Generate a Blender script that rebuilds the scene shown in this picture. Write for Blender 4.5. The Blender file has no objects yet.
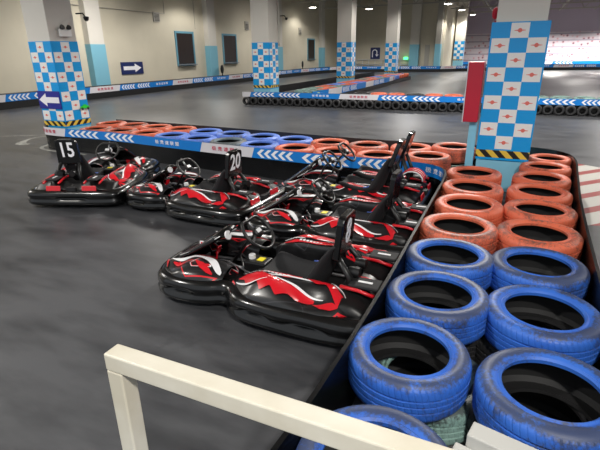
import bpy, bmesh, math, random
from mathutils import Vector, Matrix
random.seed(4)
PI = math.pi
sc = bpy.context.scene
COL = sc.collection

# ------------------------------------------------------------------ mesh helpers
class MB:
    def __init__(s): s.v = []; s.f = []; s.m = []
    def add(s, vs, fs, mi=0):
        o = len(s.v); s.v += [tuple(v) for v in vs]
        s.f += [tuple(i + o for i in f) for f in fs]; s.m += [mi] * len(fs)
    def box(s, c, d, mi=0, M=None):
        hx, hy, hz = d[0] / 2, d[1] / 2, d[2] / 2
        vs = [Vector((x * hx, y * hy, z * hz)) for x in (-1, 1) for y in (-1, 1) for z in (-1, 1)]
        if M is not None: vs = [M @ v for v in vs]
        vs = [v + Vector(c) for v in vs]
        s.add(vs, [(0, 1, 3, 2), (4, 6, 7, 5), (0, 4, 5, 1), (2, 3, 7, 6), (0, 2, 6, 4), (1, 5, 7, 3)], mi)
    def span(s, x0, x1, y0, y1, z0, z1, mi=0):
        s.box(((x0 + x1) / 2, (y0 + y1) / 2, (z0 + z1) / 2), (x1 - x0, y1 - y0, z1 - z0), mi)
    def loft(s, rings, closed=True, cap=False, loop=False, mi=0):
        n = len(rings[0]); vs = [p for r in rings for p in r]; fs = []
        R = len(rings)
        for i in range(R if loop else R - 1):
            a = i * n; b = ((i + 1) % R) * n
            for j in range(n if closed else n - 1):
                k = (j + 1) % n
                fs.append((a + j, a + k, b + k, b + j))
        if cap: fs.append(tuple(range(n))[::-1]); fs.append(tuple(range((R - 1) * n, R * n)))
        s.add(vs, fs, mi)
    def tube(s, pts, r, n=8, mi=0, loop=False, cap=True):
        pts = [Vector(p) for p in pts]; rings = []; N = len(pts); prev = None
        for i, p in enumerate(pts):
            if loop: t = pts[(i + 1) % N] - pts[i - 1]
            else: t = pts[min(i + 1, N - 1)] - pts[max(i - 1, 0)]
            t.normalize()
            if prev is None:
                u = t.cross(Vector((0, 0, 1)) if abs(t.z) < .9 else Vector((1, 0, 0))).normalized()
            else:
                u = (prev - t * prev.dot(t)).normalized()
            prev = u; w = t.cross(u); rr = r[i] if isinstance(r, (list, tuple)) else r
            rings.append([p + (u * math.cos(2 * PI * k / n) + w * math.sin(2 * PI * k / n)) * rr for k in range(n)])
        s.loft(rings, True, cap and not loop, loop, mi)
    def lathe(s, prof, n=32, c=(0, 0, 0), M=None, closed=False, mi=0):
        rings = []
        for k in range(n):
            a = 2 * PI * k / n
            ring = []
            for r, z in prof:
                v = Vector((r * math.cos(a), r * math.sin(a), z))
                if M is not None: v = M @ v
                ring.append(v + Vector(c))
            rings.append(ring)
        s.loft(rings, closed, False, True, mi)
    def prism(s, poly, M, h, mi=0):
        n = len(poly)
        vs = [M @ Vector((x, y, 0)) for x, y in poly] + [M @ Vector((x, y, h)) for x, y in poly]
        fs = [tuple(range(n))[::-1], tuple(range(n, 2 * n))] + [(i, (i + 1) % n, n + (i + 1) % n, n + i) for i in range(n)]
        s.add(vs, fs, mi)
    def build(s, name, mats, parent=None, smooth=False, bevel=0, sub=0, solid=0, norm=True, seg=2):
        me = bpy.data.meshes.new(name); me.from_pydata(s.v, [], s.f)
        if not isinstance(mats, (list, tuple)): mats = [mats]
        for m in mats: me.materials.append(m)
        me.polygons.foreach_set('material_index', s.m)
        if norm:
            bm = bmesh.new(); bm.from_mesh(me); bmesh.ops.recalc_face_normals(bm, faces=bm.faces); bm.to_mesh(me); bm.free()
        if smooth:
            me.polygons.foreach_set('use_smooth', [True] * len(me.polygons))
            if smooth != 'all': me.set_sharp_from_angle(angle=math.radians(40))
        me.update()
        o = bpy.data.objects.new(name, me); COL.objects.link(o); o.parent = parent
        if solid:
            d = o.modifiers.new('s', 'SOLIDIFY'); d.thickness = solid; d.offset = 0
        if bevel:
            d = o.modifiers.new('b', 'BEVEL'); d.width = bevel; d.segments = seg; d.limit_method = 'ANGLE'; d.harden_normals = False
        if sub:
            d = o.modifiers.new('u', 'SUBSURF'); d.levels = sub; d.render_levels = sub
        return o

def tag(o, label=None, cat=None, group=None, kind=None):
    if label: o['label'] = label
    if cat: o['category'] = cat
    if group: o['group'] = group
    if kind: o['kind'] = kind
    return o
def empty(name, loc=(0, 0, 0), rz=0, label=None, cat=None, group=None):
    o = bpy.data.objects.new(name, None); COL.objects.link(o); o.location = loc; o.rotation_euler = (0, 0, rz)
    o.empty_display_size = .1
    return tag(o, label, cat, group)
def struct(o): o['kind'] = 'structure'; return o
def copy_tree(src, loc=None, rz=None):
    c = src.copy(); COL.objects.link(c)
    if loc is not None: c.location = loc
    if rz is not None: c.rotation_euler = (0, 0, rz)
    for ch in list(src.children):
        d = ch.copy(); COL.objects.link(d); d.parent = c
        for g in list(ch.children):
            e = g.copy(); COL.objects.link(e); e.parent = d
    return c
def catmull(pts, n=4, closed=True):
    out = []; N = len(pts)
    for i in range(N if closed else N - 1):
        if closed: p0, p1, p2, p3 = pts[i - 1], pts[i], pts[(i + 1) % N], pts[(i + 2) % N]
        else: p0, p1, p2, p3 = pts[max(i - 1, 0)], pts[i], pts[i + 1], pts[min(i + 2, N - 1)]
        for k in range(n):
            t = k / n
            out.append(tuple(.5 * ((2 * b) + (-a + c) * t + (2 * a - 5 * b + 4 * c - d) * t * t + (-a + 3 * b - 3 * c + d) * t ** 3)
                             for a, b, c, d in zip(p0, p1, p2, p3)))
    if not closed: out.append(tuple(pts[-1]))
    return out
ORD = ['first', 'second', 'third', 'fourth', 'fifth', 'sixth', 'seventh', 'eighth', 'ninth', 'tenth', 'eleventh', 'twelfth', 'thirteenth',
       'fourteenth', 'fifteenth', 'sixteenth', 'seventeenth', 'eighteenth', 'nineteenth', 'twentieth']
def ordn(i):
    if i < 20: return ORD[i]
    t = ['', '', 'twenty', 'thirty', 'forty'][(i + 1) // 10]
    return {20: 'twentieth', 30: 'thirtieth', 40: 'fortieth'}.get(i + 1) or t + '-' + ORD[(i + 1) % 10 - 1]

# ------------------------------------------------------------------ materials
def newmat(name):
    m = bpy.data.materials.new(name); m.use_nodes = True
    return m, m.node_tree.nodes, m.node_tree.links, m.node_tree.nodes['Principled BSDF']
def rgb(c):
    c = [x / 255 for x in c]
    return tuple(x / 12.92 if x <= .04045 else ((x + .055) / 1.055) ** 2.4 for x in c) + (1,)
def plain(name, c, rough=.5, metal=0, noise=0, scale=8, coat=0, bump=0, bscale=60, c2=None, emit=0):
    m, N, L, B = newmat(name)
    B.inputs['Base Color'].default_value = rgb(c); B.inputs['Roughness'].default_value = rough; B.inputs['Metallic'].default_value = metal
    B.inputs['Coat Weight'].default_value = coat
    tc = N.new('ShaderNodeTexCoord')
    if noise or c2:
        n = N.new('ShaderNodeTexNoise'); n.inputs['Scale'].default_value = scale; n.inputs['Detail'].default_value = 6
        L.new(tc.outputs['Object'], n.inputs['Vector'])
        r = N.new('ShaderNodeValToRGB'); e = r.color_ramp.elements
        e[0].position = .35; e[1].position = .68
        e[1].color = rgb(c); e[0].color = rgb(c2) if c2 else tuple(x * (1 - noise) for x in rgb(c)[:3]) + (1,)
        L.new(n.outputs['Fac'], r.inputs['Fac']); L.new(r.outputs['Color'], B.inputs['Base Color'])
    if bump:
        n2 = N.new('ShaderNodeTexNoise'); n2.inputs['Scale'].default_value = bscale; n2.inputs['Detail'].default_value = 4
        L.new(tc.outputs['Object'], n2.inputs['Vector'])
        b = N.new('ShaderNodeBump'); b.inputs['Strength'].default_value = bump; b.inputs['Distance'].default_value = .01
        L.new(n2.outputs['Fac'], b.inputs['Height']); L.new(b.outputs['Normal'], B.inputs['Normal'])
    if emit:
        B.inputs['Emission Color'].default_value = rgb(c); B.inputs['Emission Strength'].default_value = emit
    return m

def floor_mat():
    m, N, L, B = newmat('painted_floor')
    tc = N.new('ShaderNodeTexCoord')
    n1 = N.new('ShaderNodeTexNoise'); n1.inputs['Scale'].default_value = .35; n1.inputs['Detail'].default_value = 5
    mp = N.new('ShaderNodeMapping'); mp.inputs['Rotation'].default_value = (0, 0, .5); mp.inputs['Scale'].default_value = (1, 3.2, 1)
    n2 = N.new('ShaderNodeTexNoise'); n2.inputs['Scale'].default_value = 1.6; n2.inputs['Detail'].default_value = 6; n2.inputs['Roughness'].default_value = .55
    n3 = N.new('ShaderNodeTexNoise'); n3.inputs['Scale'].default_value = 45; n3.inputs['Detail'].default_value = 3
    L.new(tc.outputs['Object'], n1.inputs['Vector']); L.new(tc.outputs['Object'], mp.inputs['Vector']); L.new(mp.outputs['Vector'], n2.inputs['Vector'])
    L.new(tc.outputs['Object'], n3.inputs['Vector'])
    a = N.new('ShaderNodeMath'); a.operation = 'MULTIPLY_ADD'; a.inputs[1].default_value = .5
    L.new(n2.outputs['Fac'], a.inputs[0]); 
    h = N.new('ShaderNodeMath'); h.operation = 'MULTIPLY'; h.inputs[1].default_value = .5; L.new(n1.outputs['Fac'], h.inputs[0]); L.new(h.outputs[0], a.inputs[2])
    r = N.new('ShaderNodeValToRGB'); e = r.color_ramp.elements
    e[0].position = .4; e[0].color = rgb((52, 53, 56)); e[1].position = .6; e[1].color = rgb((84, 85, 88))
    L.new(a.outputs[0], r.inputs['Fac']); L.new(r.outputs['Color'], B.inputs['Base Color'])
    rr = N.new('ShaderNodeMapRange'); rr.inputs['From Min'].default_value = .3; rr.inputs['From Max'].default_value = .7
    rr.inputs['To Min'].default_value = .3; rr.inputs['To Max'].default_value = .37
    L.new(n2.outputs['Fac'], rr.inputs['Value']); L.new(rr.outputs[0], B.inputs['Roughness'])
    b = N.new('ShaderNodeBump'); b.inputs['Strength'].default_value = .05; b.inputs['Distance'].default_value = .002
    L.new(n3.outputs['Fac'], b.inputs['Height']); L.new(b.outputs['Normal'], B.inputs['Normal'])
    return m

def paint_tyre(name, c, c2, rubber=(52, 52, 54), wear=.5):
    m, N, L, B = newmat(name)
    tc = N.new('ShaderNodeTexCoord'); oi = N.new('ShaderNodeObjectInfo')
    vm = N.new('ShaderNodeVectorMath'); vm.operation = 'ADD'
    sc3 = N.new('ShaderNodeVectorMath'); sc3.operation = 'SCALE'; sc3.inputs[0].default_value = (7, 13, 3); L.new(oi.outputs['Random'], sc3.inputs['Scale'])
    L.new(tc.outputs['Object'], vm.inputs[0]); L.new(sc3.outputs[0], vm.inputs[1])
    n1 = N.new('ShaderNodeTexNoise'); n1.inputs['Scale'].default_value = 5; n1.inputs['Detail'].default_value = 5
    n2 = N.new('ShaderNodeTexNoise'); n2.inputs['Scale'].default_value = 48; n2.inputs['Detail'].default_value = 8; n2.inputs['Roughness'].default_value = .75
    L.new(vm.outputs[0], n1.inputs['Vector']); L.new(vm.outputs[0], n2.inputs['Vector'])
    mc = N.new('ShaderNodeMixRGB'); mc.inputs[1].default_value = rgb(c); mc.inputs[2].default_value = rgb(c2); L.new(n1.outputs['Fac'], mc.inputs[0])
    # worn ring on the sidewalls where feet and hands rub the paint off
    sx = N.new('ShaderNodeSeparateXYZ'); L.new(tc.outputs['Object'], sx.inputs[0])
    cx = N.new('ShaderNodeCombineXYZ'); L.new(sx.outputs[0], cx.inputs[0]); L.new(sx.outputs[1], cx.inputs[1])
    ln = N.new('ShaderNodeVectorMath'); ln.operation = 'LENGTH'; L.new(cx.outputs[0], ln.inputs[0])
    rr = N.new('ShaderNodeMapRange'); rr.interpolation_type = 'SMOOTHSTEP'
    rr.inputs['From Min'].default_value = .222; rr.inputs['From Max'].default_value = .25; L.new(ln.outputs['Value'], rr.inputs['Value'])
    r2 = N.new('ShaderNodeMapRange'); r2.interpolation_type = 'SMOOTHSTEP'
    r2.inputs['From Min'].default_value = .31; r2.inputs['From Max'].default_value = .285; L.new(ln.outputs['Value'], r2.inputs['Value'])
    mu = N.new('ShaderNodeMath'); mu.operation = 'MULTIPLY'; L.new(rr.outputs[0], mu.inputs[0]); L.new(r2.outputs[0], mu.inputs[1])
    w = N.new('ShaderNodeMath'); w.operation = 'MULTIPLY_ADD'; w.inputs[1].default_value = .27 * wear; L.new(mu.outputs[0], w.inputs[0])
    mm = N.new('ShaderNodeMath'); mm.operation = 'MULTIPLY_ADD'; mm.inputs[1].default_value = .5; L.new(n1.outputs['Fac'], mm.inputs[0])
    hh = N.new('ShaderNodeMath'); hh.operation = 'MULTIPLY'; hh.inputs[1].default_value = .62; L.new(n2.outputs['Fac'], hh.inputs[0]); L.new(hh.outputs[0], mm.inputs[2])
    L.new(mm.outputs[0], w.inputs[2])
    ad = N.new('ShaderNodeMath'); ad.operation = 'MULTIPLY_ADD'; ad.inputs[1].default_value = .07; L.new(oi.outputs['Random'], ad.inputs[0]); L.new(w.outputs[0], ad.inputs[2])
    ra = N.new('ShaderNodeValToRGB'); e = ra.color_ramp.elements; e[0].position = .615; e[0].color = (0, 0, 0, 1); e[1].position = .74; e[1].color = (.85, .85, .85, 1)
    L.new(ad.outputs[0], ra.inputs['Fac'])
    mx = N.new('ShaderNodeMixRGB'); L.new(ra.outputs['Color'], mx.inputs[0]); L.new(mc.outputs[0], mx.inputs[1]); mx.inputs[2].default_value = rgb(rubber)
    L.new(mx.outputs[0], B.inputs['Base Color']); B.inputs['Roughness'].default_value = .5
    # sipes cut across the tread
    at = N.new('ShaderNodeMath'); at.operation = 'ARCTAN2'; L.new(sx.outputs[1], at.inputs[0]); L.new(sx.outputs[0], at.inputs[1])
    ms = N.new('ShaderNodeMath'); ms.operation = 'MULTIPLY_ADD'; ms.inputs[1].default_value = 64; L.new(at.outputs[0], ms.inputs[0])
    mz = N.new('ShaderNodeMath'); mz.operation = 'MULTIPLY'; mz.inputs[1].default_value = 60; L.new(sx.outputs[2], mz.inputs[0]); L.new(mz.outputs[0], ms.inputs[2])
    si = N.new('ShaderNodeMath'); si.operation = 'SINE'; L.new(ms.outputs[0], si.inputs[0])
    st = N.new('ShaderNodeMapRange'); st.inputs['From Min'].default_value = .55; st.inputs['From Max'].default_value = .9; st.inputs['To Min'].default_value = 1; st.inputs['To Max'].default_value = 0
    L.new(si.outputs[0], st.inputs['Value'])
    ed = N.new('ShaderNodeMapRange'); ed.inputs['From Min'].default_value = .295; ed.inputs['From Max'].default_value = .303; L.new(ln.outputs['Value'], ed.inputs['Value'])
    mq = N.new('ShaderNodeMath'); mq.operation = 'MULTIPLY'; L.new(st.outputs[0], mq.inputs[0]); L.new(ed.outputs[0], mq.inputs[1])
    b = N.new('ShaderNodeBump'); b.inputs['Strength'].default_value = .5; b.inputs['Distance'].default_value = .006; L.new(mq.outputs[0], b.inputs['Height'])
    b2 = N.new('ShaderNodeBump'); b2.inputs['Strength'].default_value = .25; b2.inputs['Distance'].default_value = .004; L.new(n2.outputs['Fac'], b2.inputs['Height'])
    L.new(b.outputs[0], b2.inputs['Normal']); L.new(b2.outputs[0], B.inputs['Normal'])
    return m

def livery_mat():
    m, N, L, B = newmat('red_white_black_livery')
    tc = N.new('ShaderNodeTexCoord'); sx = N.new('ShaderNodeSeparateXYZ'); L.new(tc.outputs['Object'], sx.inputs[0])
    ab = N.new('ShaderNodeMath'); ab.operation = 'ABSOLUTE'; L.new(sx.outputs[1], ab.inputs[0])
    n = N.new('ShaderNodeTexVoronoi'); n.inputs['Scale'].default_value = 3.2; n.distance = 'MANHATTAN'
    L.new(tc.outputs['Object'], n.inputs['Vector'])
    a = N.new('ShaderNodeMath'); a.operation = 'MULTIPLY_ADD'; a.inputs[1].default_value = .55; a.inputs[2].default_value = .28
    L.new(sx.outputs[0], a.inputs[0])
    b = N.new('ShaderNodeMath'); b.operation = 'MULTIPLY_ADD'; b.inputs[1].default_value = .5; L.new(ab.outputs[0], b.inputs[0]); L.new(a.outputs[0], b.inputs[2])
    c = N.new('ShaderNodeMath'); c.operation = 'MULTIPLY_ADD'; c.inputs[1].default_value = .3; L.new(n.outputs['Distance'], c.inputs[0]); L.new(b.outputs[0], c.inputs[2])
    r = N.new('ShaderNodeValToRGB'); r.color_ramp.interpolation = 'CONSTANT'
    K = (.010, .010, .011, 1); RD = rgb((212, 22, 36)); W = rgb((225, 225, 228)); G = rgb((60, 60, 64))
    stops = [(0, K), (.2, RD), (.215, K), (.34, G), (.346, K), (.42, RD), (.44, K), (.66, G), (.665, K), (.77, RD), (.785, W), (.79, K), (.86, G), (.866, K), (.93, RD), (.95, K)]
    e = r.color_ramp.elements; e[0].position = 0; e[0].color = K; e[1].position = .999; e[1].color = K
    for p, cc in stops[1:]:
        x = e.new(p); x.color = cc
    L.new(c.outputs[0], r.inputs['Fac']); L.new(r.outputs['Color'], B.inputs['Base Color'])
    B.inputs['Roughness'].default_value = .3; B.inputs['Coat Weight'].default_value = .5; B.inputs['Coat Roughness'].default_value = .12
    return m

def stripes_mat(name, c1, c2, scale, ang, rough=.4, width=.5, coords='Object'):
    m, N, L, B = newmat(name)
    tc = N.new('ShaderNodeTexCoord'); mp = N.new('ShaderNodeMapping'); mp.inputs['Rotation'].default_value = ang
    L.new(tc.outputs[coords], mp.inputs['Vector']); sx = N.new('ShaderNodeSeparateXYZ'); L.new(mp.outputs[0], sx.inputs[0])
    a = N.new('ShaderNodeMath'); a.operation = 'MULTIPLY'; a.inputs[1].default_value = scale; L.new(sx.outputs[0], a.inputs[0])
    f = N.new('ShaderNodeMath'); f.operation = 'FRACT'; L.new(a.outputs[0], f.inputs[0])
    g = N.new('ShaderNodeMath'); g.operation = 'GREATER_THAN'; g.inputs[1].default_value = width; L.new(f.outputs[0], g.inputs[0])
    mx = N.new('ShaderNodeMixRGB'); mx.inputs[1].default_value = rgb(c1); mx.inputs[2].default_value = rgb(c2); L.new(g.outputs[0], mx.inputs[0])
    L.new(mx.outputs[0], B.inputs['Base Color']); B.inputs['Roughness'].default_value = rough
    return m

def mural_mat():
    m, N, L, B = newmat('blossom_mural')
    tc = N.new('ShaderNodeTexCoord'); sx = N.new('ShaderNodeSeparateXYZ'); L.new(tc.outputs['Object'], sx.inputs[0])
    v = N.new('ShaderNodeTexVoronoi'); v.inputs['Scale'].default_value = 2.6; L.new(tc.outputs['Object'], v.inputs['Vector'])
    r = N.new('ShaderNodeValToRGB'); e = r.color_ramp.elements; e[0].position = .12; e[0].color = rgb((96, 78, 96)); e[1].position = .42; e[1].color = rgb((214, 205, 214))
    x = e.new(.25); x.color = rgb((214, 168, 178))
    L.new(v.outputs['Distance'], r.inputs['Fac'])
    a = N.new('ShaderNodeMath'); a.operation = 'MULTIPLY'; a.inputs[1].default_value = 1.6; L.new(sx.outputs[2], a.inputs[0])
    f = N.new('ShaderNodeMath'); f.operation = 'FRACT'; L.new(a.outputs[0], f.inputs[0])
    g = N.new('ShaderNodeMath'); g.operation = 'LESS_THAN'; g.inputs[1].default_value = .2; L.new(f.outputs[0], g.inputs[0])
    mx = N.new('ShaderNodeMixRGB'); L.new(g.outputs[0], mx.inputs[0]); L.new(r.outputs[0], mx.inputs[1]); mx.inputs[2].default_value = rgb((168, 160, 176))
    L.new(mx.outputs[0], B.inputs['Base Color']); B.inputs['Roughness'].default_value = .6
    return m

BLUE = (0, 152, 224)
M = dict(
    floor=floor_mat(),
    wall=plain('cream_wall', (206, 199, 180), .75, noise=.06, scale=1.2),
    ceil=plain('dark_ceiling_deck', (205, 200, 190), .8),
    steel=plain('grey_roof_steel', (172, 168, 160), .5, 0),
    white=plain('white_column_paint', (214, 210, 202), .6, noise=.03, scale=2),
    cblue=plain('bright_blue_board', BLUE, .35),
    cwhite=plain('white_board_print', (232, 232, 230), .35),
    emblem=plain('faded_red_print', (222, 112, 100), .5),
    lblue=plain('pale_blue_paint', (132, 196, 222), .5, noise=.05, scale=5),
    wblue=plain('sky_blue_wall_paint', (122, 182, 204), .6),
    wframe=plain('window_frame_paint', (98, 150, 172), .6),
    navy=plain('navy_sign', (38, 42, 140), .4),
    navy2=plain('dark_navy_sign', (28, 42, 96), .4),
    signw=plain('white_sign_print', (240, 240, 245), .4),
    hazard=stripes_mat('hazard_stripes', (225, 190, 70), (24, 24, 22), 9, (0, math.radians(45), 0)),
    hazardx=stripes_mat('hazard_stripes_side', (225, 190, 70), (24, 24, 22), 9, (math.radians(45), 0, PI / 2)),
    redbox=plain('crimson_box_paint', (186, 24, 52), .4, noise=.04, scale=6),
    bblue=plain('banner_blue', (14, 122, 208), .4),
    bwhite=plain('banner_white', (214, 212, 218), .4),
    bred=plain('banner_red_lettering', (196, 58, 84), .5),
    skirt=plain('black_rubber_belt', (14, 15, 17), .24, noise=.3, scale=3, bump=.12, bscale=5),
    skirtd=plain('dull_black_belt', (24, 24, 26), .55),
    orange=paint_tyre('orange_tyre_paint', (226, 116, 84), (206, 92, 64), (84, 70, 64), .22),
    blue=paint_tyre('blue_tyre_paint', (60, 118, 212), (26, 76, 172), (56, 60, 70), .6),
    pblue=paint_tyre('light_blue_tyre_paint', (104, 140, 226), (80, 118, 210), (80, 84, 100), .1),
    greyt=paint_tyre('worn_grey_tyre_paint', (126, 140, 148), (96, 120, 128), (80, 80, 82), .6),
    green=paint_tyre('pale_green_tyre_paint', (150, 182, 172), (112, 146, 140), (50, 52, 54), .5),
    darkt=paint_tyre('bare_black_tyre', (30, 30, 32), (44, 44, 46), (56, 56, 56), .3),
    rubber=plain('tyre_rubber', (22, 22, 23), .6),
    kart_t=plain('kart_tyre_rubber', (44, 44, 46), .5, noise=.2, scale=9),
    liner=plain('tyre_inner_liner', (20, 20, 21), .7),
    livery=livery_mat(),
    gloss=plain('glossy_black_plastic', (9, 9, 10), .22, noise=.15, scale=6, coat=.3, bump=.06, bscale=14),
    satin=plain('satin_black_plastic', (16, 16, 17), .42),
    matte=plain('matte_black_fabric', (22, 22, 25), .75, bump=.2, bscale=90),
    seatblue=plain('blue_seat_piping', (50, 86, 170), .5),
    red=plain('red_plastic', (206, 22, 36), .3, coat=.4),
    kwhite=plain('white_plastic', (226, 226, 228), .35),
    chrome=plain('bare_steel', (150, 150, 152), .3, .9),
    yellow=plain('yellow_label', (232, 214, 30), .45),
    rail=plain('cream_rail_paint', (224, 220, 206), .42, c2=(206, 199, 180), scale=5, bump=.05, bscale=30),
    gate=plain('pale_grey_gate_paint', (186, 186, 182), .4, noise=.08, scale=5),
    glass=plain('dark_window_shutter', (40, 30, 26), .35, noise=.2, scale=5),
    curb=stripes_mat('red_white_kerb_paint', (178, 176, 170), (140, 50, 48), 2.6, (0, 0, math.radians(43)), .45, .66),
    fwhite=plain('worn_white_floor_paint', (188, 188, 182), .5, c2=(128, 128, 126), scale=14),
    fgrime=plain('grey_dusty_floor', (128, 124, 122), .7, c2=(82, 80, 80), scale=12),
    neon=plain('green_car_print', (40, 214, 60), .4),
    lav=plain('lavender_wall', (190, 178, 196), .7),
    mural=mural_mat(),
    lampon=plain('lamp_glow', (255, 250, 238), .5, emit=14),
    exit=plain('exit_sign_glow', (60, 230, 120), .5, emit=2.5),
    tubewhite=plain('white_rail', (200, 205, 215), .4),
)

# ------------------------------------------------------------------ setting
b = MB(); b.add([(-17, -3, 0), (24, -3, 0), (24, 62, 0), (-17, 62, 0)], [(0, 1, 2, 3)]); struct(b.build('floor', M['floor'], norm=False))
b = MB(); b.span(-16.3, -16, -3, 44.3, 0, 6.6); struct(b.build('wall_left', M['wall']))
b = MB(); b.span(-16, -6.1, 44, 44.3, 0, 6.6); struct(b.build('wall_far', M['wall']))
b = MB(); b.span(-6.4, -6.1, 44.3, 56, 0, 6.6); struct(b.build('wall_return', M['wall']))
b = MB(); b.span(-6.4, 24, 56, 56.3, 0, 6.6); struct(b.build('wall_back', M['lav']))
b = MB(); b.span(24, 24.3, -3, 56.3, 0, 6.6); struct(b.build('wall_right', M['wall']))
b = MB(); b.span(-16.3, 24.3, -3, 56.3, 6.6, 6.7)
for k in range(100):
    y = -2.8 + k * .6
    if y < 56: b.span(-16, 24, y, y + .12, 6.54, 6.6)
struct(b.build('ceiling', M['ceil']))
# mural of blossoms and the rail in front of it on the back wall
b = MB(); b.span(-6.0, 24, 55.9, 55.99, 0, 3.35); tag(b.build('blossom_mural', M['mural']), 'pink and white patterned mural covering the far back wall', 'mural')
# roof trusses
for i, y in enumerate([16, 22, 28, 34, 40, 46, 52]):
    b = MB()
    b.span(-16, 24, y - .06, y + .06, 6.3, 6.42); b.span(-16, 24, y - .06, y + .06, 5.15, 5.25)
    x = -16.
    while x < 23.5:
        b.tube([(x, y, 5.2), (x + .8, y, 6.35), (x + 1.6, y, 5.2)], .035, 4); x += 1.6
    o = b.build('trim_%d' % (i + 1), M['steel']); struct(o)
    tag(o, 'grey lattice roof truss spanning the hall')
for i, x in enumerate([-13, -10, -5.5, -3, 0, 3, 6, 10]):
    b = MB(); b.span(x - .05, x + .05, 14, 55.8, 5.28, 5.4); struct(b.build('trim_%d' % (20 + i), M['steel']))
# wall pilasters with pale blue feet
for i, y in enumerate([14.4, 22.6, 31.0, 39.4]):
    b = MB(); b.span(-16, -15.72, y, y + .75, 0, 6.6, 0); b.span(-16, -15.7, y - .01, y + .76, 0, 2.08, 1)
    struct(b.build('trim_%d' % (40 + i), [M['white'], M['wblue']]))
for i, (x, w, mi) in enumerate([(-9.0, .8, 1)]):
    b = MB(); b.span(x, x + w, 43.7, 44, 0, 6.6, 0); b.span(x - .01, x + w + .01, 43.68, 44, 0, 2.25, 1)
    struct(b.build('trim_%d' % (50 + i), [M['white'], M['wblue']]))
b = MB(); b.span(-6.75, -6.3, 43.3, 44, 0, 6.6, 0); b.span(-6.76, -6.29, 43.29, 44, 0, 2.25, 1); struct(b.build('trim_51', [M['steel'], M['wblue']]))
# windows in the left wall
for i, (y0, y1, z0, z1) in enumerate([(12.15, 13.4, 1.2, 2.65), (20.15, 21.5, 1.18, 2.67), (24.45, 25.8, 1.18, 2.67), (37.0, 38.35, 1.18, 2.67)]):
    w = MB()
    t = .1
    w.span(-16, -15.95, y0 - t, y0, z0 - t, z1 + t); w.span(-16, -15.95, y1, y1 + t, z0 - t, z1 + t)
    w.span(-16, -15.95, y0, y1, z1, z1 + t); w.span(-16, -15.95, y0, y1, z0 - t, z0)
    o = w.build('window_%d' % (i + 1), M['wframe']); struct(o)
    g = MB(); g.span(-16, -15.985, y0, y1, z0, z1); g.build('shutter', M['glass'], o)
    s = MB(); s.span(-16, -15.82, y0 - .05, y1 + .05, z0 - .06, z0 - .01)
    s.build('window_sill', M['chrome'], o)
# wall vents
for i, (y, z, h, lab) in enumerate([(18.6, 3.12, .42, 'grey vent box high on the left wall above the right-arrow sign'), (27.0, 3.05, .5, 'grey vent box high on the wall, middle of three'),
                                    (35.2, 3.0, .5, 'grey vent box high on the left wall, farthest away')]):
    b = MB(); b.span(-16, -15.94, y, y + .42, z, z + h, 0)
    for k in range(6): b.span(-15.94, -15.93, y + .04, y + .38, z + .05 + k * .055, z + .075 + k * .055, 1)
    tag(b.build('wall_vent', [M['steel'], M['satin']]), lab, 'vent', 'vents on the left wall')
b = MB(); b.tube([(-15.97, 12, 3.5), (-15.97, 19.4, 3.5), (-15.97, 19.5, 5.6)], .015, 6); b.tube([(-15.97, 21.8, 5.8), (-15.97, 21.8, 2.9)], .012, 6)
tag(b.build('wall_conduit', M['steel']), 'thin grey conduit running along the upper left wall', 'conduit')
# distant door, fire box and sign on the far wall
b = MB(); b.span(-7.7, -7.3, 43.93, 44.0, 0, 2.2, 0); struct(b.build('door_1', M['steel']))
b = MB(); b.span(-9.45, -9.1, 43.64, 43.675, 1.0, 1.2); tag(b.build('exit_sign', M['exit']), 'small green glowing exit sign low on the far wall', 'sign')
b = MB(); b.span(-15.95, -8.4, 43.9, 43.96, .95, 1.0); b.span(-15.95, -8.4, 43.9, 43.96, .55, .6)
for k in range(12): b.span(-15.8 + k * .6, -15.77 + k * .6, 43.9, 43.96, 0, 1.0)
tag(b.build('handrail', M['tubewhite']), 'white handrail running along the foot of the far wall', 'railing')

def arrow_poly(kind):
    if kind == 'left': return [(-.44, 0), (-.12, .3), (-.12, .13), (.44, .13), (.44, -.13), (-.12, -.13), (-.12, -.3)]
    return [(.44, 0), (.12, .3), (.12, .13), (-.44, .13), (-.44, -.13), (.12, -.13), (.12, -.3)]
def Mxz(x, y, z, sx=1, sz=1, flip=False):   # local xy plane -> world XZ plane facing -Y, extrudes towards -Y
    return Matrix(((sx, 0, 0, x), (0, 0, -1, y), (0, sz, 0, z), (0, 0, 0, 1)))
def Myz(x, y, z, sy=1, sz=1):               # plane facing +X, local x runs along +Y
    return Matrix(((0, 0, 1, x), (sy, 0, 0, y), (0, sz, 0, z), (0, 0, 0, 1)))
# arrow sign on the left wall
sg = MB(); sg.span(-16, -15.96, 16.15, 17.5, .84, 1.36); o = tag(sg.build('direction_sign', M['navy2']), 'navy sign with a white right arrow on the left wall', 'sign')
f = MB(); f.prism(arrow_poly('right'), Myz(-15.96, 16.82, 1.1, 1.25, .62), .006); f.build('arrow', M['signw'], o)
# U-turn sign on the far wall
o = empty('direction_sign', (0, 0, 0), 0, 'navy sign with a white U-turn arrow on the far wall', 'sign')
sg = MB(); sg.span(-12.65, -11.75, 43.94, 44, 1.05, 2.05); sg.build('sign_board', M['navy2'], o)
f = MB(); f.tube([(-12.45, 43.93, 1.2), (-12.45, 43.93, 1.65)] + [(-12.24 - .21 * math.cos(a), 43.93, 1.65 + .2 * math.sin(a)) for a in [k * PI / 8 for k in range(9)]] + [(-12.03, 43.93, 1.4)], .045, 6)
f.prism([(-.16, 0), (.16, 0), (0, -.2)], Mxz(-12.03, 43.94, 1.45), .03); f.build('arrow', M['signw'], o)

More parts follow.
